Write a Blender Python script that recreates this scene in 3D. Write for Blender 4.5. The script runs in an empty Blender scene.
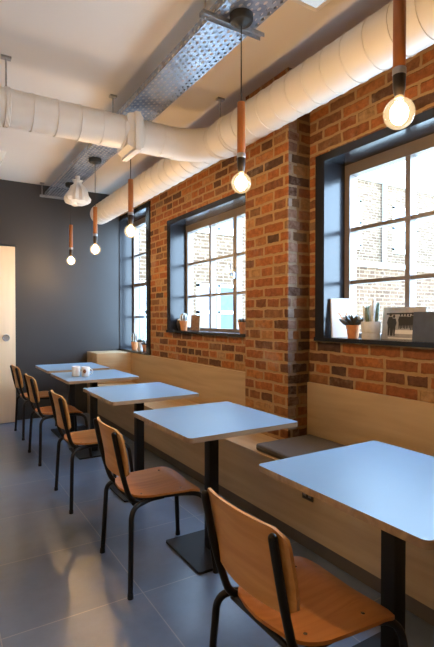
import bpy, bmesh, math, random
from mathutils import Vector, Matrix, noise
random.seed(7)
PI = math.pi
S = bpy.context.scene
C = S.collection

# ------------------------------------------------------------------ materials
def new_mat(name):
    m = bpy.data.materials.new(name); m.use_nodes = True
    nt = m.node_tree; nt.nodes.clear()
    out = nt.nodes.new('ShaderNodeOutputMaterial')
    b = nt.nodes.new('ShaderNodeBsdfPrincipled')
    nt.links.new(b.outputs[0], out.inputs[0])
    return m, nt, b, out

def N(nt, t, **kw):
    n = nt.nodes.new(t)
    for k, v in kw.items():
        if k.startswith('i_'):
            n.inputs[k[2:].replace('_', ' ')].default_value = v
        else:
            setattr(n, k, v)
    return n

def coords(nt, kind='Object', scale=(1, 1, 1)):
    tc = N(nt, 'ShaderNodeTexCoord'); mp = N(nt, 'ShaderNodeMapping')
    mp.inputs['Scale'].default_value = scale
    nt.links.new(tc.outputs[kind], mp.inputs['Vector'])
    return mp.outputs[0]

def simple(name, col, rough=.5, metal=0., var=.12, nscale=8., bump=0., bscale=60., stretch=(1, 1, 1), spec=.5, kind='Object'):
    m, nt, b, out = new_mat(name)
    v = coords(nt, kind, stretch)
    nz = N(nt, 'ShaderNodeTexNoise', i_Scale=nscale, i_Detail=5.)
    nt.links.new(v, nz.inputs['Vector'])
    rp = N(nt, 'ShaderNodeValToRGB')
    rp.color_ramp.elements[0].position = .3; rp.color_ramp.elements[1].position = .7
    rp.color_ramp.elements[0].color = [c * (1 - var) for c in col] + [1]
    rp.color_ramp.elements[1].color = [min(1, c * (1 + var)) for c in col] + [1]
    nt.links.new(nz.outputs[0], rp.inputs[0]); nt.links.new(rp.outputs[0], b.inputs['Base Color'])
    b.inputs['Roughness'].default_value = rough; b.inputs['Metallic'].default_value = metal
    b.inputs['Specular IOR Level'].default_value = spec
    if bump:
        n2 = N(nt, 'ShaderNodeTexNoise', i_Scale=bscale, i_Detail=4.)
        nt.links.new(v, n2.inputs['Vector'])
        bp = N(nt, 'ShaderNodeBump', i_Strength=bump, i_Distance=.004)
        nt.links.new(n2.outputs[0], bp.inputs['Height']); nt.links.new(bp.outputs[0], b.inputs['Normal'])
    return m

def wood(name, c1, c2, rough=.4, axis='x', fine=1., spec=.5):
    m, nt, b, out = new_mat(name)
    st = {'x': (1.3, 16, 16), 'y': (16, 1.3, 16), 'z': (16, 16, 1.3)}[axis]
    v = coords(nt, 'Object', [s * fine for s in st])
    nz = N(nt, 'ShaderNodeTexNoise', i_Scale=1.6, i_Detail=7., i_Distortion=1.1)
    nt.links.new(v, nz.inputs['Vector'])
    rp = N(nt, 'ShaderNodeValToRGB')
    e = rp.color_ramp.elements
    e[0].position = .32; e[0].color = (*c1, 1); e[1].position = .68; e[1].color = (*c2, 1)
    nt.links.new(nz.outputs[0], rp.inputs[0]); nt.links.new(rp.outputs[0], b.inputs['Base Color'])
    b.inputs['Roughness'].default_value = rough; b.inputs['Specular IOR Level'].default_value = spec
    bp = N(nt, 'ShaderNodeBump', i_Strength=.08, i_Distance=.002)
    nt.links.new(nz.outputs[0], bp.inputs['Height']); nt.links.new(bp.outputs[0], b.inputs['Normal'])
    return m

def brick_mat(name, stops, mortar, bw=.226, bh=.0755, ms=.0115, bump=.9, grime=.6, edge=None):
    m, nt, b, out = new_mat(name)
    L = nt.links.new
    v = coords(nt, 'UV')
    nz = N(nt, 'ShaderNodeTexNoise', i_Scale=18., i_Detail=5.)
    L(v, nz.inputs['Vector'])
    sub = N(nt, 'ShaderNodeVectorMath', operation='SUBTRACT'); sub.inputs[1].default_value = (.5, .5, .5)
    L(nz.outputs['Color'], sub.inputs[0])
    sc = N(nt, 'ShaderNodeVectorMath', operation='SCALE'); sc.inputs['Scale'].default_value = .020
    L(sub.outputs[0], sc.inputs[0])
    ad = N(nt, 'ShaderNodeVectorMath', operation='ADD'); L(v, ad.inputs[0]); L(sc.outputs[0], ad.inputs[1])
    bk = N(nt, 'ShaderNodeTexBrick', offset=.5, offset_frequency=2, squash=.64, squash_frequency=3)
    for k, val in (('Color1', (0, 0, 0, 1)), ('Color2', (1, 1, 1, 1)), ('Mortar', (.5, .5, .5, 1)), ('Scale', 1.), ('Mortar Size', ms),
                   ('Mortar Smooth', .35), ('Bias', 0.), ('Brick Width', bw), ('Row Height', bh)):
        bk.inputs[k].default_value = val
    L(ad.outputs[0], bk.inputs['Vector'])
    rp = N(nt, 'ShaderNodeValToRGB'); rp.color_ramp.interpolation = 'LINEAR'
    els = rp.color_ramp.elements
    els[0].position, els[0].color = stops[0][0], (*stops[0][1], 1)
    els[1].position, els[1].color = stops[1][0], (*stops[1][1], 1)
    for p, c in stops[2:]:
        e = els.new(p); e.color = (*c, 1)
    L(bk.outputs['Color'], rp.inputs[0])
    # blotches inside each brick
    n2 = N(nt, 'ShaderNodeTexNoise', i_Scale=22., i_Detail=6., i_Roughness=.7)
    L(v, n2.inputs['Vector'])
    r2 = N(nt, 'ShaderNodeValToRGB')
    r2.color_ramp.elements[0].position = .3; r2.color_ramp.elements[0].color = (.55, .50, .46, 1)
    r2.color_ramp.elements[1].position = .72; r2.color_ramp.elements[1].color = (1.25, 1.2, 1.15, 1)
    L(n2.outputs[0], r2.inputs[0])
    mu = N(nt, 'ShaderNodeMix', data_type='RGBA', blend_type='MULTIPLY'); mu.inputs[0].default_value = 1.
    L(rp.outputs[0], mu.inputs[6]); L(r2.outputs[0], mu.inputs[7])
    mx = N(nt, 'ShaderNodeMix', data_type='RGBA')
    L(bk.outputs['Fac'], mx.inputs[0]); L(mu.outputs[2], mx.inputs[6]); mx.inputs[7].default_value = (*mortar, 1)
    # pale lime smears left over the face of old bricks
    n3 = N(nt, 'ShaderNodeTexNoise', i_Scale=3.2, i_Detail=7., i_Roughness=.72)
    L(v, n3.inputs['Vector'])
    r3 = N(nt, 'ShaderNodeValToRGB')
    r3.color_ramp.elements[0].position = .55; r3.color_ramp.elements[0].color = (0, 0, 0, 1)
    r3.color_ramp.elements[1].position = .78; r3.color_ramp.elements[1].color = (grime, grime, grime, 1)
    L(n3.outputs[0], r3.inputs[0])
    m3 = N(nt, 'ShaderNodeMix', data_type='RGBA')
    L(r3.outputs[0], m3.inputs[0]); L(mx.outputs[2], m3.inputs[6]); m3.inputs[7].default_value = (.42, .33, .23, 1)
    last = m3.outputs[2]
    if edge:      # shade painted onto the pier's return face; old grey limewash left on the bricks at its corner
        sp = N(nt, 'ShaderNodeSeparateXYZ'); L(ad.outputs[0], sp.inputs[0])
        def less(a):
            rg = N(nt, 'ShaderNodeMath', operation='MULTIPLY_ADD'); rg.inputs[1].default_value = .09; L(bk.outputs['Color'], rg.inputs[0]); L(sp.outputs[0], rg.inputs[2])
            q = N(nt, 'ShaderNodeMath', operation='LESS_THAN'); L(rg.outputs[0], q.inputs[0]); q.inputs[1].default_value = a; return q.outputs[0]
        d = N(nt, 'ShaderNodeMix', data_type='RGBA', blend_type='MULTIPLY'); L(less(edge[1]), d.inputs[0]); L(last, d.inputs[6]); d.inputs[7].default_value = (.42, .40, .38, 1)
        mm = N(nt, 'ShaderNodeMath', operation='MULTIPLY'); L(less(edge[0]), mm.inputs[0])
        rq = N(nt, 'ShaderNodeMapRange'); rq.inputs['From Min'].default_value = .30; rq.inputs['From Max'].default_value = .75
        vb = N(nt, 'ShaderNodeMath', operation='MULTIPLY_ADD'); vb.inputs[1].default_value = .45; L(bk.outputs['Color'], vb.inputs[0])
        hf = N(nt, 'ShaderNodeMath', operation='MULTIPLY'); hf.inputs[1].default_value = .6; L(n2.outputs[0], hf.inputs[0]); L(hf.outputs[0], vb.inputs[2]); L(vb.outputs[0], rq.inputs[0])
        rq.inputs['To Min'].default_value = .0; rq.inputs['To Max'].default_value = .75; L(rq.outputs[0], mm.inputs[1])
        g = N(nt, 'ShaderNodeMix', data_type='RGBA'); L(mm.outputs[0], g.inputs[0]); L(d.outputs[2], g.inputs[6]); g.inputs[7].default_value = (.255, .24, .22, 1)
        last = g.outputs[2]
    L(last, b.inputs['Base Color'])
    b.inputs['Roughness'].default_value = .88; b.inputs['Specular IOR Level'].default_value = .25
    inv = N(nt, 'ShaderNodeMath', operation='MULTIPLY_ADD'); inv.inputs[1].default_value = -1.; inv.inputs[2].default_value = 1.
    L(bk.outputs['Fac'], inv.inputs[0])
    a2 = N(nt, 'ShaderNodeMath', operation='MULTIPLY_ADD'); a2.inputs[1].default_value = .55
    L(n2.outputs[0], a2.inputs[0]); L(inv.outputs[0], a2.inputs[2])
    bp = N(nt, 'ShaderNodeBump', i_Strength=bump, i_Distance=.008)
    L(a2.outputs[0], bp.inputs['Height']); L(bp.outputs[0], b.inputs['Normal'])
    return m

def floor_mat():
    m, nt, b, out = new_mat('grey floor tiles'); L = nt.links.new
    tc = N(nt, 'ShaderNodeTexCoord'); mp = N(nt, 'ShaderNodeMapping')
    mp.inputs['Location'].default_value = (-.225, -.20, 0)
    L(tc.outputs['Object'], mp.inputs['Vector']); v = mp.outputs[0]
    bk = N(nt, 'ShaderNodeTexBrick', offset=0., offset_frequency=1, squash=1.)
    for k, val in (('Color1', (.112, .150, .218, 1)), ('Color2', (.132, .173, .242, 1)), ('Mortar', (.27, .28, .29, 1)), ('Scale', 1.), ('Mortar Size', .0028),
                   ('Mortar Smooth', .2), ('Bias', 0.), ('Brick Width', .61), ('Row Height', .61)):
        bk.inputs[k].default_value = val
    L(v, bk.inputs['Vector'])
    n2 = N(nt, 'ShaderNodeTexNoise', i_Scale=5., i_Detail=7., i_Roughness=.65); L(v, n2.inputs['Vector'])
    r2 = N(nt, 'ShaderNodeValToRGB')
    r2.color_ramp.elements[0].position = .3; r2.color_ramp.elements[0].color = (.82, .82, .82, 1)
    r2.color_ramp.elements[1].position = .7; r2.color_ramp.elements[1].color = (1.12, 1.12, 1.12, 1)
    L(n2.outputs[0], r2.inputs[0])
    mu = N(nt, 'ShaderNodeMix', data_type='RGBA', blend_type='MULTIPLY'); mu.inputs[0].default_value = 1.
    L(bk.outputs['Color'], mu.inputs[6]); L(r2.outputs[0], mu.inputs[7]); L(mu.outputs[2], b.inputs['Base Color'])
    rr = N(nt, 'ShaderNodeMapRange'); rr.inputs['To Min'].default_value = .24; rr.inputs['To Max'].default_value = .38; b.inputs['Specular IOR Level'].default_value = .85
    L(n2.outputs[0], rr.inputs[0]); L(rr.outputs[0], b.inputs['Roughness'])
    return m

def tray_mat():
    """galvanised steel punched with rows of slots: the slots are real openings"""
    m, nt, b, out = new_mat('perforated galvanised steel'); L = nt.links.new
    v = coords(nt, 'UV')
    sx = N(nt, 'ShaderNodeSeparateXYZ'); L(v, sx.inputs[0])
    def math_(op, a, bb=None, c=None):
        n = N(nt, 'ShaderNodeMath', operation=op)
        for i, q in enumerate((a, bb, c)):
            if q is None: continue
            if isinstance(q, (int, float)): n.inputs[i].default_value = q
            else: L(q, n.inputs[i])
        return n.outputs[0]
    row = math_('FLOOR', math_('DIVIDE', sx.outputs[1], .0317))
    off = math_('MULTIPLY', math_('MODULO', row, 2.), .5)
    fu = math_('SUBTRACT', math_('FRACT', math_('ADD', math_('DIVIDE', sx.outputs[0], .052), off)), .5)
    fv = math_('SUBTRACT', math_('FRACT', math_('DIVIDE', sx.outputs[1], .0317)), .5)
    du = math_('MULTIPLY', fu, .052 / .0145); dv = math_('MULTIPLY', fv, .0317 / .0075)
    r = math_('ADD', math_('POWER', math_('ABSOLUTE', du), 2.), math_('POWER', math_('ABSOLUTE', dv), 2.))
    hole = math_('LESS_THAN', r, 1.)
    vo = N(nt, 'ShaderNodeTexVoronoi', i_Scale=22.); L(v, vo.inputs['Vector'])
    rp = N(nt, 'ShaderNodeValToRGB')
    rp.color_ramp.elements[0].color = (.20, .235, .30, 1); rp.color_ramp.elements[1].color = (.44, .50, .60, 1)
    L(vo.outputs['Color'], rp.inputs[0]); L(rp.outputs[0], b.inputs['Base Color'])
    b.inputs['Metallic'].default_value = .85; b.inputs['Roughness'].default_value = .36
    tr = N(nt, 'ShaderNodeBsdfTransparent'); mx = N(nt, 'ShaderNodeMixShader')
    L(hole, mx.inputs[0]); L(b.outputs[0], mx.inputs[1]); L(tr.outputs[0], mx.inputs[2]); L(mx.outputs[0], out.inputs[0])
    return m

def glass_mat(name, tint=(1, 1, 1), refl=.04):
    m, nt, b, out = new_mat(name); L = nt.links.new
    nt.nodes.remove(b)
    tr = N(nt, 'ShaderNodeBsdfTransparent'); tr.inputs[0].default_value = (*tint, 1)
    gl = N(nt, 'ShaderNodeBsdfGlossy'); gl.inputs['Roughness'].default_value = .02
    lw = N(nt, 'ShaderNodeLayerWeight'); pw = N(nt, 'ShaderNodeMath', operation='POWER'); pw.inputs[1].default_value = 5.
    L(lw.outputs['Facing'], pw.inputs[0])
    fr = N(nt, 'ShaderNodeMath', operation='MULTIPLY_ADD'); fr.inputs[1].default_value = .55; fr.inputs[2].default_value = refl; L(pw.outputs[0], fr.inputs[0])
    mx = N(nt, 'ShaderNodeMixShader')
    L(fr.outputs[0], mx.inputs[0]); L(tr.outputs[0], mx.inputs[1]); L(gl.outputs[0], mx.inputs[2]); L(mx.outputs[0], out.inputs[0])
    return m

def emit_mat(name, col, strength):
    m, nt, b, out = new_mat(name); nt.nodes.remove(b)
    e = N(nt, 'ShaderNodeEmission'); e.inputs[0].default_value = (*col, 1); e.inputs[1].default_value = strength
    nt.links.new(e.outputs[0], out.inputs[0]); return m

def globe_mat():
    m, nt, b, out = new_mat('glowing glass globe'); L = nt.links.new; nt.nodes.remove(b)
    tr = N(nt, 'ShaderNodeBsdfTransparent'); tr.inputs[0].default_value = (1, .96, .88, 1)
    e = N(nt, 'ShaderNodeEmission'); e.inputs[0].default_value = (1, .72, .40, 1); e.inputs[1].default_value = .75
    gl = N(nt, 'ShaderNodeBsdfGlossy'); gl.inputs['Roughness'].default_value = .03
    lw = N(nt, 'ShaderNodeLayerWeight'); lw.inputs[0].default_value = .35
    m1 = N(nt, 'ShaderNodeMixShader'); m2 = N(nt, 'ShaderNodeMixShader')
    ma = N(nt, 'ShaderNodeMath', operation='MULTIPLY_ADD'); ma.inputs[1].default_value = -.25; ma.inputs[2].default_value = .45
    L(lw.outputs['Facing'], ma.inputs[0]); L(ma.outputs[0], m1.inputs[0]); L(tr.outputs[0], m1.inputs[1]); L(e.outputs[0], m1.inputs[2])
    pw = N(nt, 'ShaderNodeMath', operation='POWER'); pw.inputs[1].default_value = 4.; L(lw.outputs['Facing'], pw.inputs[0])
    fr = N(nt, 'ShaderNodeMath', operation='MULTIPLY_ADD'); fr.inputs[1].default_value = .35; fr.inputs[2].default_value = .04; L(pw.outputs[0], fr.inputs[0])
    L(fr.outputs[0], m2.inputs[0]); L(m1.outputs[0], m2.inputs[1]); L(gl.outputs[0], m2.inputs[2]); L(m2.outputs[0], out.inputs[0])
    return m

STOPS = [(.0, (.085, .048, .032)), (.16, (.15, .066, .034)), (.32, (.29, .105, .034)), (.50, (.39, .145, .042)), (.63, (.27, .092, .034)),
         (.74, (.20, .105, .050)), (.85, (.41, .170, .054)), (.95, (.38, .24, .11)), (1., (.13, .080, .055))]
M = {}
M['brick'] = brick_mat('reclaimed brick', STOPS, (.36, .225, .10))
M['outer_brick'] = brick_mat('sunlit street brick', [(0, (.085, .048, .026)), (.5, (.115, .070, .040)), (1, (.15, .098, .06))], (.19, .14, .095), bump=.4)
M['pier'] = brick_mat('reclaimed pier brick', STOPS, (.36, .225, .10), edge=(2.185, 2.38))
M['yard_brick'] = brick_mat('old yard brick', [(0, (.06, .030, .015)), (.5, (.09, .047, .024)), (1, (.115, .068, .038))], (.15, .10, .06), bump=.4)
M['floor'] = floor_mat()
M['ceiling'] = simple('warm white ceiling paint', (.68, .64, .60), .9, var=.03, nscale=1.2)
M['dark_wall'] = simple('charcoal wall paint', (.034, .034, .036), .5, var=.06, nscale=1.5, bump=.05, bscale=120)
M['side_wall'] = simple('pale wall paint', (.55, .50, .45), .9, var=.03)
M['ply'] = wood('birch plywood', (.39, .275, .145), (.51, .37, .21), .42, 'y', .35)
M['ply_x'] = wood('birch plywood crosswise', (.39, .275, .145), (.51, .37, .21), .42, 'x', .35)
M['door'] = simple('pale birch door', (.74, .56, .36), .5, var=.05, nscale=2, stretch=(8, 8, .6))
M['lining'] = simple('dark steel window lining', (.017, .019, .024), .2, metal=0., var=.08, nscale=2, spec=.35)
M['win_frame'] = simple('grey window metal', (.19, .165, .15), .4, metal=.2, var=.08)
M['glass'] = glass_mat('window glass')
M['top'] = simple('pale blue grey laminate', (.185, .305, .435), .36, var=.03, nscale=3, spec=.22)
M['ply_edge'] = wood('plywood edge', (.26, .175, .10), (.42, .30, .18), .5, 'x', 1.)
M['plinth'] = simple('grey brown plinth paint', (.115, .095, .078), .7, var=.1)
M['socket'] = simple('dark grey plate', (.045, .045, .047), .45, var=.1)
M['black'] = simple('black powder coat', (.008, .008, .009), .5, var=.1, spec=.3)
M['tube'] = simple('black tube steel', (.008, .008, .009), .35, var=.1, spec=.3)
M['seat'] = wood('orange beech seat', (.38, .145, .036), (.52, .22, .062), .42, 'x', .7, .3)
M['back'] = wood('honey beech backrest', (.50, .235, .068), (.63, .33, .115), .46, 'y', .7, .3)
M['chrome'] = simple('bright screw steel', (.8, .8, .8), .2, 1., .02)
M['duct'] = simple('white painted duct', (.67, .645, .61), .42, var=.04, nscale=2, spec=.5)
M['tray'] = tray_mat()
M['galv'] = simple('galvanised steel', (.36, .37, .39), .4, .85, .2, 30)
M['rose'] = simple('black ceiling rose', (.012, .011, .010), .45, var=.2)
M['copper'] = simple('rusty copper tube', (.36, .118, .024), .42, 0., .25, 25, stretch=(1, 1, .2))
M['holder'] = simple('dark lamp holder', (.035, .027, .022), .35, .5, .2)
M['globe'] = globe_mat()
M['filament'] = emit_mat('glowing filament', (1, .61, .26), 340.)
M['lit_panel'] = emit_mat('lit diffuser', (.92, .97, 1.), .33)
M['white'] = simple('white glazed china', (.80, .80, .78), .2, var=.02)
M['plastic'] = simple('white plastic', (.75, .74, .72), .45, var=.03)
M['bag'] = simple('crumpled white sheeting', (.72, .72, .71), .5, var=.05, bump=.25, bscale=30)
M['terracotta'] = simple('terracotta', (.52, .22, .085), .75, var=.14, nscale=30)
M['pale_pot'] = simple('pale grey stoneware', (.55, .55, .53), .6, var=.08, nscale=40)
M['plant'] = simple('grey green cactus', (.13, .17, .11), .6, var=.35, nscale=40)
M['plant_white'] = simple('woolly white cactus', (.62, .64, .62), .8, var=.2, nscale=60)
M['dark_leaf'] = simple('dark succulent', (.05, .055, .05), .5, var=.3, nscale=40)
M['soil'] = simple('dark soil', (.03, .022, .017), .95, var=.3, nscale=80)
M['cushion'] = simple('grey bench cloth', (.105, .10, .10), .85, var=.12, nscale=90, bump=.2, bscale=300)
M['paper'] = simple('white paper cover', (.74, .74, .73), .6, var=.02)
M['paper_print'] = simple('grey photo print', (.33, .33, .33), .4, var=.3, nscale=14)
M['print_dark'] = simple('black printing ink', (.02, .02, .022), .5, var=.1)
M['navy'] = simple('navy book cloth', (.055, .075, .12), .55, var=.15, nscale=20)
M['card'] = simple('speckled brown card', (.20, .12, .075), .7, var=.45, nscale=60)
M['orange'] = simple('orange ink', (.75, .30, .12), .6, var=.02)
M['kraft'] = simple('kraft page edge', (.50, .36, .22), .7, var=.1)
M['coffee'] = simple('brown glaze', (.30, .13, .05), .4, var=.2)
M['stone'] = simple('pale stone coping', (.68, .66, .62), .8, var=.08)
M['paving'] = simple('pale paving', (.78, .72, .62), .9, var=.1, nscale=1.5)
M['roof'] = simple('slate roof', (.22, .23, .26), .7, var=.2, nscale=6)
M['white_paint'] = simple('white window paint', (.8, .8, .79), .5, var=.02)
M['dark_glass'] = simple('dark street window glass', (.10, .12, .15), .1, var=.1)
M['pipe'] = simple('grey drainpipe', (.3, .31, .33), .5, var=.1)

# ------------------------------------------------------------------ mesh helpers
def box(bm, x0, x1, y0, y1, z0, z1, mat=0, bev=0., seg=2):
    vs = [bm.verts.new(p) for p in ((x0, y0, z0), (x1, y0, z0), (x1, y1, z0), (x0, y1, z0), (x0, y0, z1), (x1, y0, z1), (x1, y1, z1), (x0, y1, z1))]
    fs = [bm.faces.new([vs[i] for i in f]) for f in ((0, 3, 2, 1), (4, 5, 6, 7), (0, 1, 5, 4), (1, 2, 6, 5), (2, 3, 7, 6), (3, 0, 4, 7))]
    for f in fs: f.material_index = mat
    if bev:
        es = {e for f in fs for e in f.edges}
        r = bmesh.ops.bevel(bm, geom=list(es), offset=bev, segments=seg, profile=.5, affect='EDGES')
        for f in r['faces']: f.material_index = mat
    return vs

def frame_of(t):
    t = t.normalized()
    a = Vector((0, 0, 1)) if abs(t.z) < .95 else Vector((1, 0, 0))
    u = t.cross(a).normalized(); return u, t.cross(u).normalized()

def fillet(pts, r, n=6):
    pts = [Vector(p) for p in pts]; out = [pts[0]]
    for i in range(1, len(pts) - 1):
        a, p, b = pts[i - 1], pts[i], pts[i + 1]
        da, db = (a - p), (b - p)
        rr = min(r, da.length * .48, db.length * .48)
        s, e = p + da.normalized() * rr, p + db.normalized() * rr
        for k in range(n + 1):
            t = k / n; out.append((1 - t) ** 2 * s + 2 * t * (1 - t) * p + t * t * e)
    out.append(pts[-1]); return out

def tube(bm, pts, r, seg=12, mat=0, caps=True):
    """sweeps a circle (radius a number or a list) along pts, parallel transport"""
    pts = [Vector(p) for p in pts]; n = len(pts)
    rs = r if isinstance(r, (list, tuple)) else [r] * n
    t0 = (pts[1] - pts[0]).normalized(); u, w = frame_of(t0); rings = []; prev = t0
    for i, p in enumerate(pts):
        if i == 0: t = t0
        elif i == n - 1: t = (pts[i] - pts[i - 1]).normalized()
        else: t = ((pts[i + 1] - pts[i]).normalized() + (pts[i] - pts[i - 1]).normalized()).normalized()
        q = prev.rotation_difference(t); u = q @ u; w = q @ w; prev = t
        rings.append([bm.verts.new(p + rs[i] * (math.cos(a) * u + math.sin(a) * w)) for a in [2 * PI * k / seg for k in range(seg)]])
    for a, b in zip(rings, rings[1:]):
        for k in range(seg):
            f = bm.faces.new((a[k], a[(k + 1) % seg], b[(k + 1) % seg], b[k])); f.material_index = mat
    if caps:
        bm.faces.new(rings[0][::-1]).material_index = mat; bm.faces.new(rings[-1]).material_index = mat

def lathe(bm, prof, seg=24, c=(0, 0, 0), mat=0, close=True):
    rings = []
    for r, z in prof:
        rings.append([bm.verts.new((c[0] + r * math.cos(2 * PI * k / seg), c[1] + r * math.sin(2 * PI * k / seg), c[2] + z)) for k in range(seg)])
    for a, b in zip(rings, rings[1:]):
        for k in range(seg):
            f = bm.faces.new((a[k], a[(k + 1) % seg], b[(k + 1) % seg], b[k])); f.material_index = mat
    if close:
        if prof[0][0] > 1e-5: bm.faces.new(rings[0][::-1]).material_index = mat
        if prof[-1][0] > 1e-5: bm.faces.new(rings[-1]).material_index = mat
    bmesh.ops.remove_doubles(bm, verts=[v for r in rings for v in r], dist=1e-6)

def sphere(bm, c, r, seg=16, sc=(1, 1, 1), mat=0):
    mt = Matrix.Translation(c) @ Matrix.Diagonal((r * sc[0], r * sc[1], r * sc[2], 1))
    g = bmesh.ops.create_uvsphere(bm, u_segments=seg, v_segments=max(6, seg // 2 + 2), radius=1, matrix=mt)
    for f in {f for v in g['verts'] for f in v.link_faces}: f.material_index = mat

def prism(bm, poly, h0, h1, axis='z', mat=0):
    def P(a, b, h):
        return {'z': (a, b, h), 'x': (h, a, b), 'y': (a, h, b)}[axis]
    lo = [bm.verts.new(P(a, b, h0)) for a, b in poly]; hi = [bm.verts.new(P(a, b, h1)) for a, b in poly]
    n = len(poly); fs = [bm.faces.new(lo[::-1]), bm.faces.new(hi)]
    for i in range(n): fs.append(bm.faces.new((lo[i], lo[(i + 1) % n], hi[(i + 1) % n], hi[i])))
    for f in fs: f.material_index = mat
    return fs

def rounded_rect(x0, x1, y0, y1, r, n=6):
    out = []
    for cx, cy, a0 in ((x1 - r, y1 - r, 0), (x0 + r, y1 - r, PI / 2), (x0 + r, y0 + r, PI), (x1 - r, y0 + r, 1.5 * PI)):
        for k in range(n + 1):
            a = a0 + PI / 2 * k / n; out.append((cx + r * math.cos(a), cy + r * math.sin(a)))
    return out

def obj(name, bm, mats, parent=None, smooth=40):
    bmesh.ops.recalc_face_normals(bm, faces=bm.faces)
    uv = bm.loops.layers.uv.verify()
    for f in bm.faces:
        n = f.normal; a = max(range(3), key=lambda i: abs(n[i]))
        for l in f.loops:
            p = l.vert.co
            l[uv].uv = ((p.y, p.z), (p.x, p.z), (p.y, p.x))[a]
    me = bpy.data.meshes.new(name); bm.to_mesh(me); bm.free()
    for m in (mats if isinstance(mats, (list, tuple)) else [mats]): me.materials.append(m)
    if smooth:
        me.shade_smooth(); me.set_sharp_from_angle(angle=math.radians(smooth))
    o = bpy.data.objects.new(name, me); C.objects.link(o)
    if parent: o.parent = parent
    return o

def tag(o, label, cat, group=None):
    o['label'] = label; o['category'] = cat
    if group: o['group'] = group
    return o

def thing(name, label, cat, loc=(0, 0, 0), rotz=0., group=None):
    o = bpy.data.objects.new(name, None); C.objects.link(o)
    o.empty_display_size = .1
    o.location = loc; o.rotation_euler = (0, 0, rotz)
    return tag(o, label, cat, group)

def struct(name, bm, m, label=None, parent=None, smooth=0):
    o = obj(name, bm, m, parent, smooth)
    if parent is None:
        o['kind'] = 'structure'
        if label: o['label'] = label; o['category'] = name.split('_')[0]
    return o

def kids(o): return [c for c in bpy.data.objects if c.parent == o]
def dup(root, loc, rotz=0., label=None, group=None):
    r = root.copy(); C.objects.link(r); r.location = loc; r.rotation_euler = (0, 0, rotz)
    if label: r['label'] = label
    if group: r['group'] = group
    for ch in kids(root):
        c = ch.copy(); C.objects.link(c); c.parent = r
        for g in kids(ch):
            d = g.copy(); C.objects.link(d); d.parent = c
    return r

def B(): return bmesh.new()

# ------------------------------------------------------------------ room shell
WX, FY, CZ = 2.26, 6.28, 2.99          # window wall, end wall, ceiling
LX, RY, GX = -2.7, -2.4, 2.54          # other side wall, wall behind, outer face of the window wall
W1 = (.72, 2.372, 1.145, 2.39)         # y0, y1, z0, z1 of each opening
W2 = (3.06, 4.735, 1.138, 2.368)
W3 = (5.235, 6.28, .845, 2.70)

bm = B(); box(bm, LX - .1, GX, RY - .1, FY + .1, -.12, 0); struct('floor', bm, M['floor'], 'grey blue floor of large square tiles with thin pale joints')
bm = B(); box(bm, LX - .1, GX, RY - .1, FY + .1, CZ, CZ + .15); struct('ceiling', bm, M['ceiling'], 'warm white painted ceiling above the ducts')
bm = B(); box(bm, LX - .1, GX, FY, FY + .25, 0, CZ); struct('wall_far', bm, M['dark_wall'], 'charcoal painted end wall behind the last table')
bm = B(); box(bm, LX - .25, LX, RY, FY, 0, CZ); struct('wall_left', bm, M['side_wall'])
bm = B(); box(bm, LX - .25, GX, RY - .25, RY, 0, CZ); struct('wall_near', bm, M['side_wall'])
bm = B()
prev = RY
for y0, y1, z0, z1 in (W1, W2, W3):
    box(bm, WX, GX, prev, y0, 0, CZ)
    box(bm, WX, GX, y0, y1, 0, z0); box(bm, WX, GX, y0, y1, z1, CZ)
    prev = y1
struct('wall_right', bm, M['brick'], 'long exposed brick wall with three dark framed windows')
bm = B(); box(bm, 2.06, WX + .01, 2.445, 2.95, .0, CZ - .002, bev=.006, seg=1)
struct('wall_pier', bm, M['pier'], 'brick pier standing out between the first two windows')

# ------------------------------------------------------------------ windows
def window(idx, W, cols, rows, lip, glass_x=2.46, thick=(), flush_far=False, label=''):
    y0, y1, z0, z1 = W
    px = .018                            # how far the steel lining stands out of the brick
    t = .012
    bm = B()
    # front lip: four flat bars
    yl, yr, zb, zt = y1 - lip, y0 + lip, z0 + .014, z1 - lip * .62
    if flush_far: yl = y1 - .012
    box(bm, WX - px, WX, yl, y1, z0, z1); box(bm, WX - px, WX, y0, yr, z0, z1)
    box(bm, WX - px, WX, yr, yl, zt, z1); box(bm, WX - px - .012, WX, y0, y1, z0 - .012, zb)
    # reveals going back to the glazing
    d1 = glass_x + .05
    box(bm, WX, d1, yl, y1, z0, z1); box(bm, WX, d1, y0, yr, z0, z1)
    box(bm, WX, d1, yr, yl, zt, z1); box(bm, WX, d1, yr, yl, z0 - .002, zb)
    root = struct('window_%d' % idx, bm, M['lining'], label)
    # glazing frame
    fw = .045
    bm = B()
    gx0, gx1 = glass_x - .025, glass_x + .045
    box(bm, gx0, gx1, yl - fw, yl, zb, zt); box(bm, gx0, gx1, yr, yr + fw, zb, zt)
    box(bm, gx0, gx1, yr + fw, yl - fw, zb, zb + .03); box(bm, gx0, gx1, yr + fw, yl - fw, zt - .075, zt)
    obj('frame', bm, M['win_frame'], root, 0)
    gy0, gy1, gz0, gz1 = yr + fw, yl - fw, zb + .03, zt - .075
    bm = B()
    for c in cols:
        w = .030 if c in thick else .017
        box(bm, gx0 + .004, gx1 - .004, c - w, c + w, gz0, gz1)
    obj('mullion', bm, M['win_frame'], root, 0)
    bm = B()
    ys = [gy0] + sorted(cols) + [gy1]
    for z in rows:
        w = .024 if z in thick else .0125
        for a, b in zip(ys, ys[1:]):
            box(bm, gx0 + .012, gx1 - .012, a, b, z - w, z + w)
    obj('glazing_bar', bm, M['win_frame'], root, 0)
    bm = B()
    vs = [bm.verts.new((glass_x + .012, y, z)) for y, z in ((gy0, gz0), (gy1, gz0), (gy1, gz1), (gy0, gz1))]
    bm.faces.new(vs)
    obj('pane', bm, M['glass'], root, 0)
    return root
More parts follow.
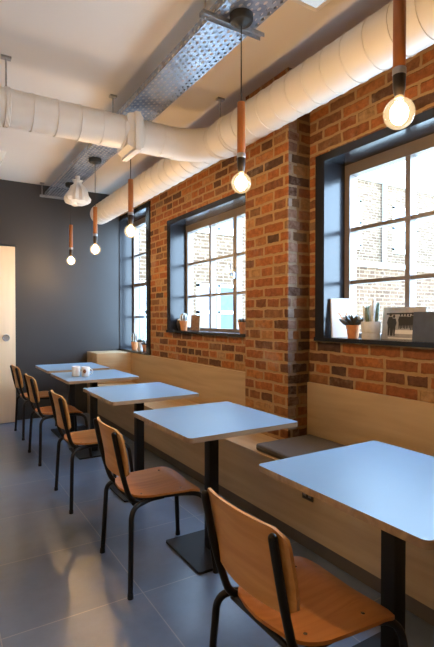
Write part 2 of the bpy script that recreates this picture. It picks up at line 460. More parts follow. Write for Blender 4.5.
window(1, W1, [1.79, 1.34], [1.891, 1.533], .085, label='near window of small panes in a dark steel lining, above the front table')
w2 = window(2, W2, [4.12, 3.66], [1.885, 1.523], .085, thick=(3.66,), label='middle window of small panes beside the brick pier')
window(3, W3, [5.77], [2.16, 1.744, 1.298], .1, thick=(1.744,), flush_far=True, label='tall narrow window in the far corner by the charcoal wall')
bm = B()
box(bm, 2.41, 2.436, 3.645, 3.675, 1.66, 1.72); tube(bm, fillet([(2.415, 3.66, 1.69), (2.39, 3.66, 1.69), (2.39, 3.66, 1.80)], .01), .008, 8)
obj('handle', bm, M['galv'], w2)

# ------------------------------------------------------------------ sliding door
t = thing('sliding_door', 'pale birch sliding door with a round flush pull on the charcoal wall', 'door', (.865, 6.15, 0))
bm = B(); box(bm, -1.0, 0, -.02, .03, .012, 2.153, bev=.003); obj('door_panel', bm, M['door'], t)
bm = B()
lathe(bm, [(.0, .006), (.030, .006), (.034, .012), (.040, .012), (.042, .0)], 24)
bmesh.ops.rotate(bm, verts=bm.verts, matrix=Matrix.Rotation(PI / 2, 3, 'X')); bmesh.ops.translate(bm, verts=bm.verts, vec=(-.105, -.02, 1.045))
obj('flush_pull', bm, M['galv'], t)['label'] = 'round metal flush pull'
bm = B(); box(bm, -1.9, .02, -.005, .12, 2.175, 2.225); obj('door_track', bm, M['dark_wall'], t)

# ------------------------------------------------------------------ built-in plywood bench
t = thing('banquette', 'long built in plywood bench with high back running along the brick wall', 'bench', (1.75, 0, 0))
bx = WX - 1.75
bm = B(); prism(bm, [(-.004, -2.3), (bx - .002, -2.3), (bx - .002, 2.442), (.307, 2.442), (.307, 2.953), (bx - .002, 2.953), (bx - .002, 5.828), (-.004, 5.828)], .42, .44); obj('seat_board', bm, M['ply'], t, 30)
bm = B(); box(bm, 0, .02, -2.3, 5.83, .09, .42); obj('front_panel', bm, M['ply'], t, 30)
bm = B(); box(bm, .03, .05, -2.3, 5.83, 0, .09); obj('plinth', bm, M['plinth'], t, 0)
bm = B(); box(bm, bx - .024, bx - .002, -2.3, 2.443, .44, .84, bev=.002); obj('back_panel', bm, M['ply'], t, 30)
bm = B(); box(bm, bx - .024, bx - .002, 2.953, 5.828, .44, .831, bev=.002); obj('back_panel', bm, M['ply'], t, 30)
bm = B(); box(bm, .03, bx - .002, 5.83, FY - .002, 0, .831, bev=.002); obj('end_box', bm, M['ply_x'], t, 30)
# socket plate on the bench front
s = thing('socket_outlet', 'small dark metal socket plate on the bench front under the nearest table', 'socket', (1.75, 1.9, .325))
bm = B(); box(bm, -.008, 0, -.042, .042, -.032, .032, bev=.003); obj('face_plate', bm, M['socket'], s)
bm = B()
for y in (-.02, .02):
    box(bm, -.0095, -.007, y - .011, y + .011, -.014, .014)
obj('socket_insert', bm, M['galv'], s, 0)
c = thing('bench_cushion', 'flat grey cloth cushion on the plywood seat beside the brick pier', 'cushion', (2.0, 1.85, .44))
bm = B(); box(bm, -.235, .233, -.62, .56, 0, .045, bev=.014, seg=3); obj('cushion_pad', bm, M['cushion'], c, 60)
bm = B(); tube(bm, [(-.236, -.6, .023), (-.236, .54, .023)], .003, 6); tube(bm, [(-.22, .561, .023), (.22, .561, .023)], .003, 6); obj('piping', bm, M['cushion'], c)

# ------------------------------------------------------------------ tables
def make_table(name, label, loc, W=.657, D=.7095):
    t = thing(name, label, 'table', loc, 0, 'square cafe tables along the bench')
    bm = B()
    fs = prism(bm, rounded_rect(-W / 2, W / 2, -D / 2, D / 2, .022), .716, .7405, 'z', 1)
    fs[1].material_index = 0
    es = list(fs[1].edges)
    obj('tabletop', bm, [M['top'], M['ply_edge']], t, 30)
    bm = B(); box(bm, -.0295, .0295, -.0295, .0295, .012, .700, bev=.003); obj('pole', bm, M['black'], t, 30)
    bm = B(); prism(bm, rounded_rect(-.19, .19, -.2, .2, .012), 0.0005, .013); obj('base_plate', bm, M['black'], t, 30)
    bm = B(); prism(bm, rounded_rect(-.15, .15, -.15, .15, .02), .700, .716); obj('support_plate', bm, M['black'], t, 30)
    return t
TY = [1.053, 2.2193, 3.2875, 4.43, 5.3215]
TX = [1.366, 1.323, 1.324, 1.32, 1.336]
TL = ['blue grey square table nearest the camera, cut off by the frame, below the near window',
      'blue grey square table in front of the brick pier, second from the camera',
      'bare blue grey square table, third from the camera, between the pier and the mugs',
      'blue grey square table carrying the two white mugs',
      'blue grey square table at the far end by the charcoal wall']
t0 = make_table('cafe_table', TL[0], (TX[0], TY[0], 0))
for i in range(1, 5): dup(t0, (TX[i], TY[i], 0), 0, TL[i])

# ------------------------------------------------------------------ chairs
def make_chair(label, loc):
    t = thing('school_chair', label, 'chair', loc, 0, 'wooden chairs facing the bench')
    # moulded plywood seat
    bm = B(); nu, nv = 20, 20; th = .011
    def sp(u, v):                       # u across -1..1, v from the rear 0..1
        w = .172 + .028 * min(1, v * 1.4)
        x = -.205 + .385 * v
        # round the corners by pulling in
        e = abs(v * 2 - 1)
        rr = .05 if v > .5 else .12
        k = max(0, (e * .1925 - (.1925 - rr)) / rr)
        w -= rr * (1 - math.sqrt(max(0, 1 - k * k)))
        y = u * w
        z = .430 - .014 * (1 - abs(u) ** 2.2) * math.sin(PI * min(1, v * 1.25)) + .006 * abs(u)
        if v > .78: z -= .026 * ((v - .78) / .22) ** 1.8
        if v < .15: z += .010 * ((.15 - v) / .15) ** 2
        return x, y, z
    top = [[bm.verts.new(sp(-1 + 2 * i / nu, j / nv)) for i in range(nu + 1)] for j in range(nv + 1)]
    bot = [[bm.verts.new(v.co - Vector((0, 0, th))) for v in r] for r in top]
    for j in range(nv):
        for i in range(nu):
            bm.faces.new((top[j][i], top[j][i + 1], top[j + 1][i + 1], top[j + 1][i]))
            bm.faces.new((bot[j][i], bot[j + 1][i], bot[j + 1][i + 1], bot[j][i + 1]))
    for j in range(nv):
        bm.faces.new((top[j][0], top[j + 1][0], bot[j + 1][0], bot[j][0])); bm.faces.new((top[j][nu], bot[j][nu], bot[j + 1][nu], top[j + 1][nu]))
    for i in range(nu):
        bm.faces.new((top[0][i], bot[0][i], bot[0][i + 1], top[0][i + 1])); bm.faces.new((top[nv][i], top[nv][i + 1], bot[nv][i + 1], bot[nv][i]))
    seat = obj('seat', bm, M['seat'], t, 50)
    for v, u in ((.2, -.72), (.2, .72), (.72, -.74), (.72, .74)):
        x, y, z = sp(u, v)
        bm = B(); lathe(bm, [(.0065, -.001), (.006, .0014), (.0, .002)], 12, (x, y, z)); obj('screw', bm, M['chrome'], seat)
    # curved plywood backrest
    bm = B(); nu, nv = 22, 10; hz0, hz1 = .535, .768; th = .010
    def bp(u, v, o):
        hw = .195; z0 = hz0; z1 = hz1
        e = abs(v * 2 - 1); hh = (z1 - z0) / 2; rr = .035
        k = max(0, (e * hh - (hh - rr)) / rr); w = hw - rr * (1 - math.sqrt(max(0, 1 - k * k)))
        y = u * w
        z = z0 + (z1 - z0) * v + .006 * (1 - u * u) * (1 if v > .5 else -1) * (abs(v * 2 - 1))
        x = -.183 - .055 * (z - .44) / .3 - .034 * (1 - (y / hw) ** 2) - .006 * ((v - .5) * 2) ** 2
        return (x - o, y, z)
    fr = [[bm.verts.new(bp(-1 + 2 * i / nu, j / nv, 0)) for i in range(nu + 1)] for j in range(nv + 1)]
    bk = [[bm.verts.new(bp(-1 + 2 * i / nu, j / nv, th)) for i in range(nu + 1)] for j in range(nv + 1)]
    for j in range(nv):
        for i in range(nu):
            bm.faces.new((fr[j][i], fr[j][i + 1], fr[j + 1][i + 1], fr[j + 1][i])); bm.faces.new((bk[j][i], bk[j + 1][i], bk[j + 1][i + 1], bk[j][i + 1]))
    for j in range(nv):
        bm.faces.new((fr[j][0], fr[j + 1][0], bk[j + 1][0], bk[j][0])); bm.faces.new((fr[j][nu], bk[j][nu], bk[j + 1][nu], fr[j + 1][nu]))
    for i in range(nu):
        bm.faces.new((fr[0][i], bk[0][i], bk[0][i + 1], fr[0][i + 1])); bm.faces.new((fr[nv][i], fr[nv][i + 1], bk[nv][i + 1], bk[nv][i]))
    obj('backrest', bm, M['back'], t, 50)
    R_ = .0125
    for s in (-1, 1):
        for rear in (True, False):
            if rear: P = [(-.222, s * .24, .006), (-.206, s * .208, .402), (-.085, s * .142, .403), (-.01, s * .132, .403)]
            else: P = [(.228, s * .235, .006), (.192, s * .182, .392), (.075, s * .136, .400), (-.01, s * .132, .403)]
            bm = B(); tube(bm, fillet(P, .06, 8), R_, 12); leg = obj('leg', bm, M['tube'], t, 60)
            bm = B(); x, y, z = P[0]; lathe(bm, [(.0135, 0), (.0145, .002), (.0138, .024), (.0125, .025)], 12, (x, y, 0)); obj('foot_cap', bm, M['black'], leg)
        bm = B()
        P = [(-.02, s * .146, .406), (-.19, s * .152, .403), (-.238, s * .166, .56), (-.2765, s * .168, .748)]
        pts = fillet(P, .06, 8)
        tube(bm, pts, R_, 12); sphere(bm, pts[-1], R_ * .99, 10)
        obj('back_upright', bm, M['tube'], t, 60)
    bm = B(); tube(bm, [(-.178, -.16, .402), (-.178, .16, .402)], .0095, 10); obj('crossbar', bm, M['tube'], t, 60)
    bm = B(); tube(bm, [(.10, -.142, .397), (.10, .142, .397)], .0095, 10); obj('crossbar', bm, M['tube'], t, 60)
    return t
CH = [((.99, 1.07, 0), 'wooden chair with black tube legs nearest the camera, cut off by the bottom edge'),
      ((1.0, 2.245, 0), 'wooden chair at the table in front of the brick pier, all its legs in view'),
      ((.998, 3.335, 0), 'wooden chair at the bare third table, in front of the mugs'),
      ((1.008, 4.48, 0), 'wooden chair at the table with the two mugs'),
      ((1.025, 5.465, 0), 'wooden chair farthest from the camera, beside the pale door')]
c0 = make_chair(CH[0][1], CH[0][0])
for (l, lab), rz in zip(CH[1:], (-.045, -.02, .01, .015)): dup(c0, l, rz, lab)

# ------------------------------------------------------------------ mugs
def make_mug(label, loc, rz):
    t = thing('mug', label, 'mug', loc, rz, 'white mugs on the fourth table')
    bm = B()
    lathe(bm, [(0, .0), (.034, .0), (.037, .003), (.0385, .05), (.039, .092), (.0375, .0935), (.0358, .092), (.035, .05), (.033, .008), (0, .006)], 28, close=False)
    obj('cup', bm, M['white'], t, 50)
    bm = B(); tube(bm, [(.037 + .026 * math.sin(PI * k / 10), 0, .047 + .026 * math.cos(PI * k / 10)) for k in range(11)], .0045, 8); obj('handle', bm, M['white'], t, 60)
    return t
TT = .7405
make_mug('white mug on the fourth table, the one nearer the wooden chairs', (1.15, 4.42, TT), 1.1)
m2 = make_mug('white mug with a brown spot and its handle toward the window', (1.215, 4.33, TT), -.35)
bm = B()
vs = []
for j in range(5):
    for i in range(7):
        a = -1.75 + (i - 3) * .13; rr = .0395
        vs.append(bm.verts.new((rr * math.cos(a), rr * math.sin(a), .035 + .009 * j)))
for j in range(4):
    for i in range(6):
        if (i in (0, 5)) and (j in (0, 3)): continue
        bm.faces.new((vs[j * 7 + i], vs[j * 7 + i + 1], vs[j * 7 + 8 + i], vs[j * 7 + 7 + i]))
obj('printed_spot', bm, M['coffee'], m2)

# ------------------------------------------------------------------ cable tray, struts, ducts
TRX0, TRX1, TRZ = 1.236, 1.49, 2.842
t = thing('cable_tray', 'perforated galvanised cable tray hung under the ceiling above the tables', 'cable tray', (0, 0, TRZ))
bm = B()
def quad(bm, pts): bm.faces.new([bm.verts.new(p) for p in pts])
Y0, Y1 = -2.2, 6.25
quad(bm, [(TRX0, Y0, 0), (TRX1, Y0, 0), (TRX1, Y1, 0), (TRX0, Y1, 0)])
obj('tray_bed', bm, M['tray'], t, 0)
for x, s in ((TRX0, 1), (TRX1, -1)):
    bm = B(); quad(bm, [(x, Y0, 0), (x, Y1, 0), (x, Y1, .05), (x, Y0, .05)]); quad(bm, [(x, Y0, .05), (x, Y1, .05), (x + s * .01, Y1, .05), (x + s * .01, Y0, .05)])
    obj('side_flange', bm, M['tray'], t, 0)
for i, (y, lab) in enumerate(((2.055, 'slotted steel strut under the cable tray next to the nearest black rose'),
                              (3.47, 'slotted steel strut under the cable tray behind the square duct flange'),
                              (6.17, 'slotted steel strut under the cable tray at the charcoal wall'))):
    st = thing('support_strut', lab, 'strut', (0, y, TRZ - .003), 0, 'struts hanging the cable tray')
    bm = B()
    box(bm, 1.165, 1.548, -.0205, .0205, -.004, -.0015)
    box(bm, 1.165, 1.548, -.0205, -.018, -.024, -.004); box(bm, 1.165, 1.548, .018, .0205, -.024, -.004)
    obj('channel', bm, M['galv'], st, 0)
    for k in range(7):
        bm = B(); box(bm, 1.19 + k * .052, 1.215 + k * .052, -.007, .007, -.0048, -.0039); obj('slot', bm, M['black'], st, 0)
    bm = B(); tube(bm, [(1.19, 0, -.03), (1.19, 0, CZ - TRZ)], .005, 8); obj('threaded_rod', bm, M['galv'], st)
    bm = B(); box(bm, 1.165, 1.215, -.02, .02, CZ - TRZ - .012, CZ - TRZ + .003); obj('ceiling_clip', bm, M['galv'], st, 0)

def duct_run(bm, pts, r, pitch=.145, rib=.0045, seg=36):
    """round duct with small raised seams every pitch metres"""
    P = [Vector(p) for p in pts]; out = [P[0]]; rad = [r]
    acc = 0.
    for a, b in zip(P, P[1:]):
        L = (b - a).length; d = (b - a) / L; s = pitch - acc
        while s < L - .016:
            for q, rr in ((-.012, r), (-.0032, r), (-.003, r + rib), (.003, r + rib), (.0032, r), (.012, r)):
                out.append(a + d * (s + q)); rad.append(rr)
            s += pitch
        acc = L - (s - pitch)
        out.append(b); rad.append(r)
    return tube(bm, out, rad, seg)
DX, DZ, DR, CR, CY = 1.91, 2.662, .129, .118, 3.317
t = thing('ventilation_duct', 'round white ventilation duct along the brick wall with a branch across the room', 'duct', (0, 0, 0))
bm = B(); duct_run(bm, [(DX, -2.2, DZ), (DX, 2.93, DZ)], DR); obj('main_run', bm, M['duct'], t, 25)
bm = B(); duct_run(bm, [(DX, 2.96, DZ), (DX, 6.12, DZ)], DR); obj('far_run', bm, M['duct'], t, 35)
bm = B(); tube(bm, [(DX, 2.90, DZ), (DX, 2.905, DZ), (DX, 2.975, DZ), (DX, 2.98, DZ)], [DR, DR + .008, DR + .008, DR], 36); obj('collar', bm, M['duct'], t, 35)
bm = B(); duct_run(bm, [(LX + .02, CY, DZ), (1.6, CY, DZ)], CR, .155); obj('branch_run', bm, M['duct'], t, 35)
bm = B()
arc = [(1.60 + .36 * math.sin(a), CY - .36 * (1 - math.cos(a)), DZ) for a in [PI / 2 * k / 12 for k in range(13)]]
tube(bm, arc, [CR + (DR - CR) * k / 12 + .002 for k in range(13)], 36); obj('elbow', bm, M['duct'], t, 35)
bm = B(); box(bm, 1.255, 1.300, CY - .145, CY + .145, DZ - .16, DZ + .12, bev=.004)
for (x0, h0, x1, h1) in ((1.21, .112, 1.255, .128), (1.300, .128, 1.33, .112)):
    A_ = [bm.verts.new((x0, CY + a * h0, DZ + b * h0 - .008)) for a, b in ((-1, -1), (1, -1), (1, 1), (-1, 1))]
    B_ = [bm.verts.new((x1, CY + a * h1, DZ + b * h1 - .015)) for a, b in ((-1, -1), (1, -1), (1, 1), (-1, 1))]
    bm.faces.new(A_[::-1]); bm.faces.new(B_)
    for q in range(4): bm.faces.new((A_[q], A_[(q + 1) % 4], B_[(q + 1) % 4], B_[q]))
obj('square_flange', bm, M['duct'], t, 30)
for x, y, r in ((.42, CY, CR), (1.915, 3.08, DR)):
    bm = B(); tube(bm, [(x, y, DZ + r - .01), (x, y, CZ)], .0055, 8); obj('hanger_rod', bm, M['galv'], t)
    bm = B(); box(bm, x - .03, x + .03, y - .02, y + .02, CZ - .014, CZ + .002); obj('ceiling_clip', bm, M['galv'], t, 0)
    bm = B()
    pts = [(x + (0 if y != CY else 0) + (math.cos(a) * (r + .004) if y != CY else 0), y + (math.cos(a) * (r + .004) if y == CY else 0), DZ + math.sin(a) * (r + .004)) for a in [2 * PI * k / 36 for k in range(37)]]
    for q in (-.012, -.004, .004, .012):
        tube(bm, [((p[0] + q, p[1], p[2]) if y == CY else (p[0], p[1] + q, p[2])) for p in pts], .0045, 6)
    obj('hanger_band', bm, M['duct'], t)

# white crumpled cover on a fitting below the tray
t = thing('covered_fitting', 'crumpled white plastic cover tied around a fitting under the far cable tray', 'cover', (1.365, 5.15, TRZ - .005))
bm = B(); tube(bm, [(0, 0, 0), (0, 0, -.08)], .025, 14); obj('fitting_stem', bm, M['plastic'], t)
bm = B()
seg = 22; prof = [(.050, -.045), (.036, -.065), (.040, -.085), (.072, -.115), (.088, -.16), (.108, -.205), (.130, -.245), (.126, -.285), (.085, -.31), (.0, -.322)]
rings = []
for r, z in prof:
    ring = []
    for k in range(seg):
        a = 2 * PI * k / seg
        d = 1 + .30 * noise.noise(Vector((math.cos(a) * 2.2, math.sin(a) * 2.2, z * 14))) + (.08 if k % 2 else -.06)
        ring.append(bm.verts.new((r * d * math.cos(a), r * d * math.sin(a), z + .012 * noise.noise(Vector((a * 2, z * 20, 3))))))
    rings.append(ring)
for a, b in zip(rings, rings[1:]):
    for k in range(seg): bm.faces.new((a[k], a[(k + 1) % seg], b[(k + 1) % seg], b[k]))
bmesh.ops.remove_doubles(bm, verts=bm.verts, dist=1e-5)
obj('cover_sheet', bm, M['bag'], t, 18)
bm = B(); tube(bm, [(.041 * math.cos(a), .041 * math.sin(a), -.068) for a in [2 * PI * k / 20 for k in range(21)]], .004, 6); obj('tie', bm, M['plastic'], t)

# emergency light on the ceiling and a white unit at the far left
t = thing('emergency_light', 'white rectangular light fitting on the ceiling beside the main duct', 'ceiling light', (1.655, 1.73, CZ))
bm = B(); box(bm, -.17, .145, -.17, .17, -.042, .001, bev=.02, seg=4); obj('housing', bm, M['plastic'], t, 40)
bm = B(); box(bm, -.13, .105, -.13, .13, -.046, -.041, bev=.002); obj('diffuser', bm, M['lit_panel'], t, 30)
t = thing('ceiling_unit', 'white tapered ceiling unit above the pale door, cut by the left edge', 'ceiling unit', (.36, 5.5, CZ))
bm = B()
lo = [bm.verts.new(p) for p in ((-.2, -.2, -.2), (.2, -.2, -.2), (.2, .2, -.2), (-.2, .2, -.2))]
hi = [bm.verts.new(p) for p in ((-.3, -.3, 0), (.3, -.3, 0), (.3, .3, 0), (-.3, .3, 0))]
bm.faces.new(lo[::-1]); bm.faces.new(hi)
for i in range(4): bm.faces.new((lo[i], lo[(i + 1) % 4], hi[(i + 1) % 4], hi[i]))
obj('unit_body', bm, M['plastic'], t, 0)
bm = B(); box(bm, -.16, .16, -.16, .16, -.206, -.199); obj('unit_grille', bm, M['white'], t, 0)

# ------------------------------------------------------------------ pendant lamps
def make_pendant(label, loc, zb, group='bare bulb pendants in a row above the tables'):
    t = thing('pendant_lamp', label, 'pendant lamp', loc, 0, group)   # origin at the tray, bulb below
    bm = B(); lathe(bm, [(.0, -.052), (.02, -.05), (.028, -.044), (.054, -.038), (.060, -.030), (.061, .0)], 28); obj('ceiling_rose', bm, M['rose'], t, 40)
    H = loc[2] - zb                                             # drop from tray to bulb centre
    bm = B(); tube(bm, [(0, 0, -.05), (0, 0, -H + .41)], .0032, 8); obj('cord', bm, M['rose'], t)
    bm = B(); lathe(bm, [(.006, .415), (.0195, .413), (.021, .408), (.021, .135), (.0195, .13), (.008, .13)], 22, (0, 0, -H)); obj('sleeve_tube', bm, M['copper'], t, 40)
    bm = B(); lathe(bm, [(.0215, .152), (.0228, .150), (.0228, .136), (.0232, .132), (.0222, .128)], 22, (0, 0, -H)); obj('metal_band', bm, M['galv'], t, 40)
    bm = B(); lathe(bm, [(.0, .132), (.0205, .132), (.0220, .127), (.0205, .085), (.0185, .072), (.0155, .056), (.014, .05), (.0, .05)], 22, (0, 0, -H)); obj('lamp_holder', bm, M['holder'], t, 40)
    bm = B()
    prof = [(.0, -.052)] + [(.052 * math.cos(a), .052 * math.sin(a)) for a in [-PI / 2 + PI * k / 18 for k in range(1, 16)]] + [(.017, .0525), (.0145, .060)]
    lathe(bm, prof, 28, (0, 0, -H), close=False)
    bulb = obj('bulb', bm, M['globe'], t, 80)
    bm = B(); sphere(bm, (0, 0, -H), .030, 18, (1, 1, 1.25)); obj('filament', bm, M['filament'], bulb, 80)
    return t
PY = [1.034, 1.983, 3.543, 4.51, 5.485]
PX = [1.36, 1.36, 1.36, 1.365, 1.375]
PZ = [1.988, 1.984, 1.982, 1.958, 1.950]
PL = ['bare bulb pendant nearest the camera, its bulb in front of the near window head', 'bare bulb pendant on a long cord in front of the brick pier',
      'bare bulb pendant hanging in front of the tall corner window', 'middle one of the three far bulb pendants, in front of the end of the duct',
      'bare bulb pendant farthest away, lowest in the picture against the charcoal wall']
for i in range(5): make_pendant(PL[i], (PX[i], PY[i], TRZ - .002), PZ[i])
for y, lab in ((-.7, 'added bare bulb pendant for fill light, over the aisle behind the camera'), (.9, 'added bare bulb pendant for fill light, over the aisle left of the camera'), (2.5, 'added bare bulb pendant for fill light, off to the left of the chairs')):
    make_pendant(lab, (-1.35, y, CZ), 2.05, 'bare bulb pendants added over the aisle for fill light')  # unseen pendants added to light the chair backs and bench from the left

# ------------------------------------------------------------------ things on the window sills
SG = 'pots on the window sills'
def pot(label, loc, kind, r=.045, h=.09, plant='round', ph=.08, mat='terracotta', pm='plant', rot=0.):
    t = thing('potted_cactus', label, 'potted plant', loc, rot, SG)
    bm = B()
    rb = r * .74
    if kind == 'flower':
        lathe(bm, [(0, 0), (rb, 0), (r * .93, h * .70), (r, h * .71), (r * 1.03, h * .98), (r * .98, h), (r * .88, h), (r * .85, h * .86), (0, h * .85)], 26, close=False)
    else:
        lathe(bm, [(0, 0), (r * .92, 0), (r * .95, h * .34), (r * .90, h * .37), (r * .97, h * .40), (r, h * .97), (r * .96, h), (r * .88, h), (r * .85, h * .86), (0, h * .85)], 26, close=False)
    obj('pot', bm, M[mat], t, 40)
    bm = B(); lathe(bm, [(0, h * .85), (r * .86, h * .85), (r * .86, h * .88), (0, h * .90)], 20, close=False); obj('soil', bm, M['soil'], t)
    rng = random.Random(int(loc[1] * 1000))
    if plant == 'round':
        bm = B()
        n = 14
        for j in range(1):
            prof = [(max(.0005, r * .86 * math.sin(PI * (.02 + .96 * q / 10))), h * .82 + ph * (.5 - .5 * math.cos(PI * q / 10))) for q in range(11)]
            rings = []
            for rr, z in prof:
                rings.append([bm.verts.new((rr * (1 + (.10 if k % 2 else -.08)) * math.cos(2 * PI * k / 28), rr * (1 + (.10 if k % 2 else -.08)) * math.sin(2 * PI * k / 28), z)) for k in range(28)])
            for a, b in zip(rings, rings[1:]):
                for k in range(28):
                    f = bm.faces.new((a[k], a[(k + 1) % 28], b[(k + 1) % 28], b[k])); f.material_index = (k // 2) % 2
        obj('cactus', bm, [M[pm], M['plant_white']] if pm != 'plant_white' else [M[pm], M['dark_leaf']], t, 50)
    elif plant == 'rosette':
        bm = B()
        for k in range(15):
            a = 2.4 * k; el = .35 + .9 * (k / 15); L_ = ph * (1.15 - .3 * k / 15)
            d = Vector((math.cos(a) * math.cos(el), math.sin(a) * math.cos(el), math.sin(el)))
            p = Vector((0, 0, h * .86)); q = [p + d * L_ * s + Vector((0, 0, .12 * L_ * s * s)) for s in (0, .3, .6, .85, 1)]
            tube(bm, q, [.006, .013, .015, .009, .002], 8)
        obj('foliage', bm, M[pm], t, 60)
        bm = B()
        for k in range(9):
            a = 2.1 * k + .4; d = Vector((math.cos(a) * .7, math.sin(a) * .7, .7)).normalized()
            p = Vector((0, 0, h * .86)) + d * ph * .95
            sphere(bm, p, .012, 8)
        obj('flower', bm, M['plant_white'], t, 60)
    elif plant == 'columns':
        for k in range(7):
            bm = B()
            a = 2 * PI * k / 6 if k < 6 else 0; q = r * .52 if k < 6 else 0
            H = ph * rng.uniform(.62, 1.0); x, y = q * math.cos(a), q * math.sin(a)
            R1 = .011
            tip = (x * 1.35, y * 1.35)
            pts = [(x, y, h * .84), (x * 1.15, y * 1.15, h * .84 + H * .5), (tip[0], tip[1], h * .84 + H * .9), (tip[0], tip[1], h * .84 + H)]
            tube(bm, pts, [R1, R1 * 1.1, R1 * .9, R1 * .25], 10)
            obj('cactus_stem', bm, M[pm if k % 2 else 'plant_white'], t, 60)
    return t
S1, S2, S3 = W1[2] + .014, W2[2] + .014, W3[2] + .014
pot('terracotta pot of dark succulents on the near window sill, beside the white book', (2.325, 2.108, S1), 'flower', .045, .085, 'rosette', .085, 'terracotta', 'dark_leaf')
pot('pale stoneware pot of tall finger cactus on the near window sill', (2.335, 1.972, S1), 'stone', .060, .108, 'columns', .165, 'pale_pot', 'plant')
pot('terracotta pot with a white domed cactus on the middle window sill, in the left corner', (2.325, 4.485, S2), 'flower', .045, .105, 'round', .10, 'terracotta', 'plant_white')
pot('terracotta pot at the pier end of the middle window sill', (2.31, 3.335, S2), 'flower', .042, .10, 'rosette', .05, 'terracotta', 'dark_leaf')
pot('terracotta pot with a striped white cactus on the tall corner window sill', (2.315, 5.90, S3), 'flower', .046, .105, 'round', .15, 'terracotta', 'plant_white')
pot('grey stoneware pot with dark leaves on the tall corner window sill', (2.33, 5.71, S3), 'stone', .044, .11, 'rosette', .06, 'pale_pot', 'dark_leaf')
pot('small plain terracotta pot at the near end of the tall corner window sill', (2.33, 5.58, S3), 'flower', .036, .085, 'rosette', .05, 'terracotta', 'dark_leaf')
# dark bowl behind the middle sill pot
t = thing('bowl', 'dark round bowl behind the terracotta pot on the middle window sill', 'bowl', (2.352, 4.591, S2))
bm = B(); lathe(bm, [(0, 0), (.03, 0), (.05, .03), (.056, .07), (.05, .105), (.04, .115), (.037, .112), (.046, .07), (.028, .01), (0, .008)], 24, close=False); obj('bowl_body', bm, M['holder'], t)
bm = B(); lathe(bm, [(.048, .108), (.042, .118), (.0, .135)], 24, close=False); obj('bowl_contents', bm, M['plant_white'], t)

def leaning(name, label, cat, p, rz, w, h, th, lean, cover, edge, group=None):
    """a cover standing on its lower edge; local x along its width, facing local -y"""
    t = thing(name, label, cat, p, rz, group)
    t.rotation_euler = (-lean, 0, rz)
    bm = B(); box(bm, -w / 2, w / 2, -.0015, .0, 0, h); o1 = obj('cover', bm, cover, t, 0)
    bm = B(); box(bm, -w / 2 + .002, w / 2 - .002, 0, th - .0015, .002, h - .003); obj('pages', bm, edge, t, 0)
    bm = B(); box(bm, -w / 2, w / 2, th - .0015, th, 0, h); obj('back_cover', bm, cover, t, 0)
    return t
# direction facing: rz = angle of local x axis
bk = leaning('book', 'white covered book with an orange V mark leaning in the corner of the near window', 'book', (2.352, 2.215, S1 + .001), math.atan2(-.07, .15), .155, .262, .018, .10, M['paper'], M['kraft'], 'books and prints on the near sill')
bm = B()
for s in (-1, 1):
    prism(bm, [(s * .002, .115), (s * .002 + .009, .115), (s * .030 + .006, .165), (s * .030 - .006, .165)], -.0022, -.0014, 'y')
obj('letter_mark', bm, M['orange'], bk, 0)
# landscape print
pr = leaning('photo_print', 'grey photograph print of dark standing figures on the near window sill', 'print', (2.372, 1.775, S1 + .001), -PI / 2, .295, .195, .012, .10, M['paper_print'], M['kraft'], 'books and prints on the near sill')
bm = B()
def figure(bm, x, z, s):
    prism(bm, [(x - .011 * s, z), (x - .003 * s, z), (x, z + .045 * s), (x + .004 * s, z), (x + .012 * s, z), (x + .014 * s, z + .055 * s), (x + .02 * s, z + .075 * s), (x + .012 * s, z + .10 * s),
               (x - .012 * s, z + .10 * s), (x - .02 * s, z + .07 * s), (x - .014 * s, z + .05 * s)], -.0022, -.0014, 'y')
    prism(bm, [(x + .008 * s * math.cos(a), z + .112 * s + .010 * s * math.sin(a)) for a in [2 * PI * k / 10 for k in range(10)]], -.0022, -.0014, 'y')
for x, z, s in ((-.09, .022, 1.15), (-.065, .022, 1.05), (-.02, .065, .75), (.0, .068, .72), (.02, .066, .74), (.04, .068, .7), (.062, .06, .85), (.09, .06, .8)):
    figure(bm, x, z, s)
prism(bm, [(-.12, .15), (.13, .155), (.13, .163), (-.12, .16)], -.0021, -.0014, 'y')
prism(bm, [(-.03, .085), (.12, .09), (.12, .105), (-.03, .10)], -.0021, -.0014, 'y')
obj('printed_figures', bm, M['print_dark'], pr, 0)
bm = B()
box(bm, -.052, .10, -.0019, -.0014, .035, .058); box(bm, -.1, .1, -.0019, -.0014, .006, .012); obj('printed_ground', bm, M['paper'], pr, 0)
leaning('book', 'navy cloth book on the near window sill, in front of the photograph print', 'book', (2.335, 1.55, S1 + .001), -PI / 2, .26, .165, .02, .09, M['navy'], M['kraft'], 'books and prints on the near sill')
leaning('card_box', 'speckled brown card standing against the glass on the middle window sill', 'card', (2.385, 4.345, S2 + .001), -PI / 2 + .25, .135, .165, .012, .06, M['card'], M['kraft'])

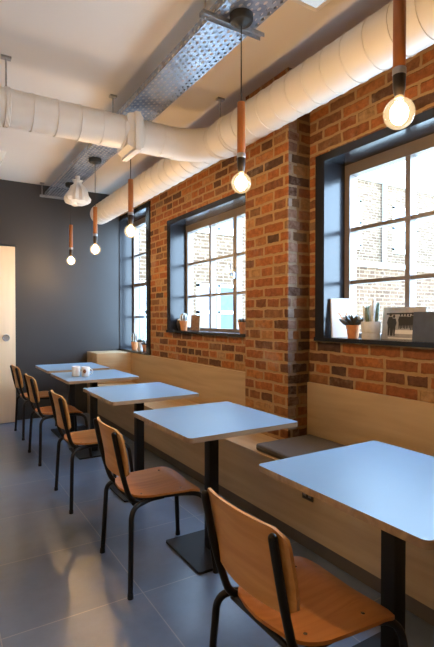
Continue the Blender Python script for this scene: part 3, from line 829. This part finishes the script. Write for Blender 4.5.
# ------------------------------------------------------------------ outside
bm = B(); box(bm, GX, 40, -25, 40, -.25, -.13); struct('pavement', bm, M['paving'], 'pale paved yard outside the windows')
t = thing('brick_building', 'sunlit brick building with white windows across the yard', 'building', (0, 8.6, -.13))
bm = B(); box(bm, 2.9, 24, 0, 6, 0, 5.3); obj('facade', bm, M['outer_brick'], t, 0)
bm = B(); box(bm, 2.85, 24.1, -.12, .0, 5.1, 5.37); obj('parapet', bm, M['stone'], t, 0)
for wx in (3.6, 5.3, 7.0, 9.2, 11.6, 14.2, 17.0):
    for wz in (.9, 3.3):
        bm = B()
        w_, h_ = .55, 1.25
        box(bm, wx - w_, wx + w_, -.05, .01, wz - .08, wz)
        for x0, x1 in ((wx - w_, wx - w_ + .08), (wx + w_ - .08, wx + w_), (wx - .03, wx + .03)): box(bm, x0, x1, -.03, .01, wz, wz + h_)
        for z0 in (wz, wz + h_ / 2 - .03, wz + h_ - .08): box(bm, wx - w_, wx + w_, -.03, .01, z0, z0 + .07)
        f = obj('window', bm, M['white_paint'], t, 0)
        bm = B(); box(bm, wx - w_ + .02, wx + w_ - .02, -.012, .002, wz, wz + h_); obj('pane', bm, M['dark_glass'], f, 0)
bm = B(); tube(bm, [(10.6, -.09, 0), (10.6, -.09, 5.15)], .06, 10); obj('drainpipe', bm, M['pipe'], t)
t = thing('garden_wall', 'low brick yard wall with a pale stone coping outside the near window', 'wall', (0, 6.2, -.13))
bm = B(); box(bm, 6.7, 18, 0, .3, 0, 2.4); obj('wall_body', bm, M['yard_brick'], t, 0)
bm = B(); box(bm, 6.62, 18.1, -.07, .37, 2.4, 2.5, bev=.02); obj('coping', bm, M['stone'], t)

# ------------------------------------------------------------------ light
w = bpy.data.worlds.new('sky'); S.world = w; w.use_nodes = True
nt = w.node_tree; nt.nodes.clear()
out = nt.nodes.new('ShaderNodeOutputWorld'); bg = nt.nodes.new('ShaderNodeBackground')
tc = nt.nodes.new('ShaderNodeTexCoord'); sp_ = nt.nodes.new('ShaderNodeSeparateXYZ'); rp = nt.nodes.new('ShaderNodeValToRGB')
nt.links.new(tc.outputs['Generated'], sp_.inputs[0]); nt.links.new(sp_.outputs[2], rp.inputs[0])
rp.color_ramp.elements[0].position = 0.; rp.color_ramp.elements[0].color = (.55, .77, 1., 1)
rp.color_ramp.elements[1].position = .7; rp.color_ramp.elements[1].color = (.40, .66, 1., 1)
nt.links.new(rp.outputs[0], bg.inputs[0]); bg.inputs[1].default_value = 11.
nt.links.new(bg.outputs[0], out.inputs[0])
# ------------------------------------------------------------------ camera
cam = bpy.data.cameras.new('camera'); co = bpy.data.objects.new('camera', cam); C.objects.link(co)
co.location = (0, 0, 1.294); co.rotation_euler = (PI / 2 - .0134, 0, -.5494)
cam.sensor_fit = 'HORIZONTAL'; cam.sensor_width = 36.; cam.lens = 464.7 / 434 * 36
cam.clip_start = .02
S.camera = co
S.view_settings.view_transform = 'Standard'; S.view_settings.look = 'None'
S.view_settings.exposure = 1.17; S.view_settings.gamma = 1.; S.view_settings.use_curve_mapping = False
S.cycles.use_denoising = True
S.cycles.max_bounces = 12; S.cycles.diffuse_bounces = 6; S.cycles.transparent_max_bounces = 16
S.cycles.sample_clamp_indirect = 6.
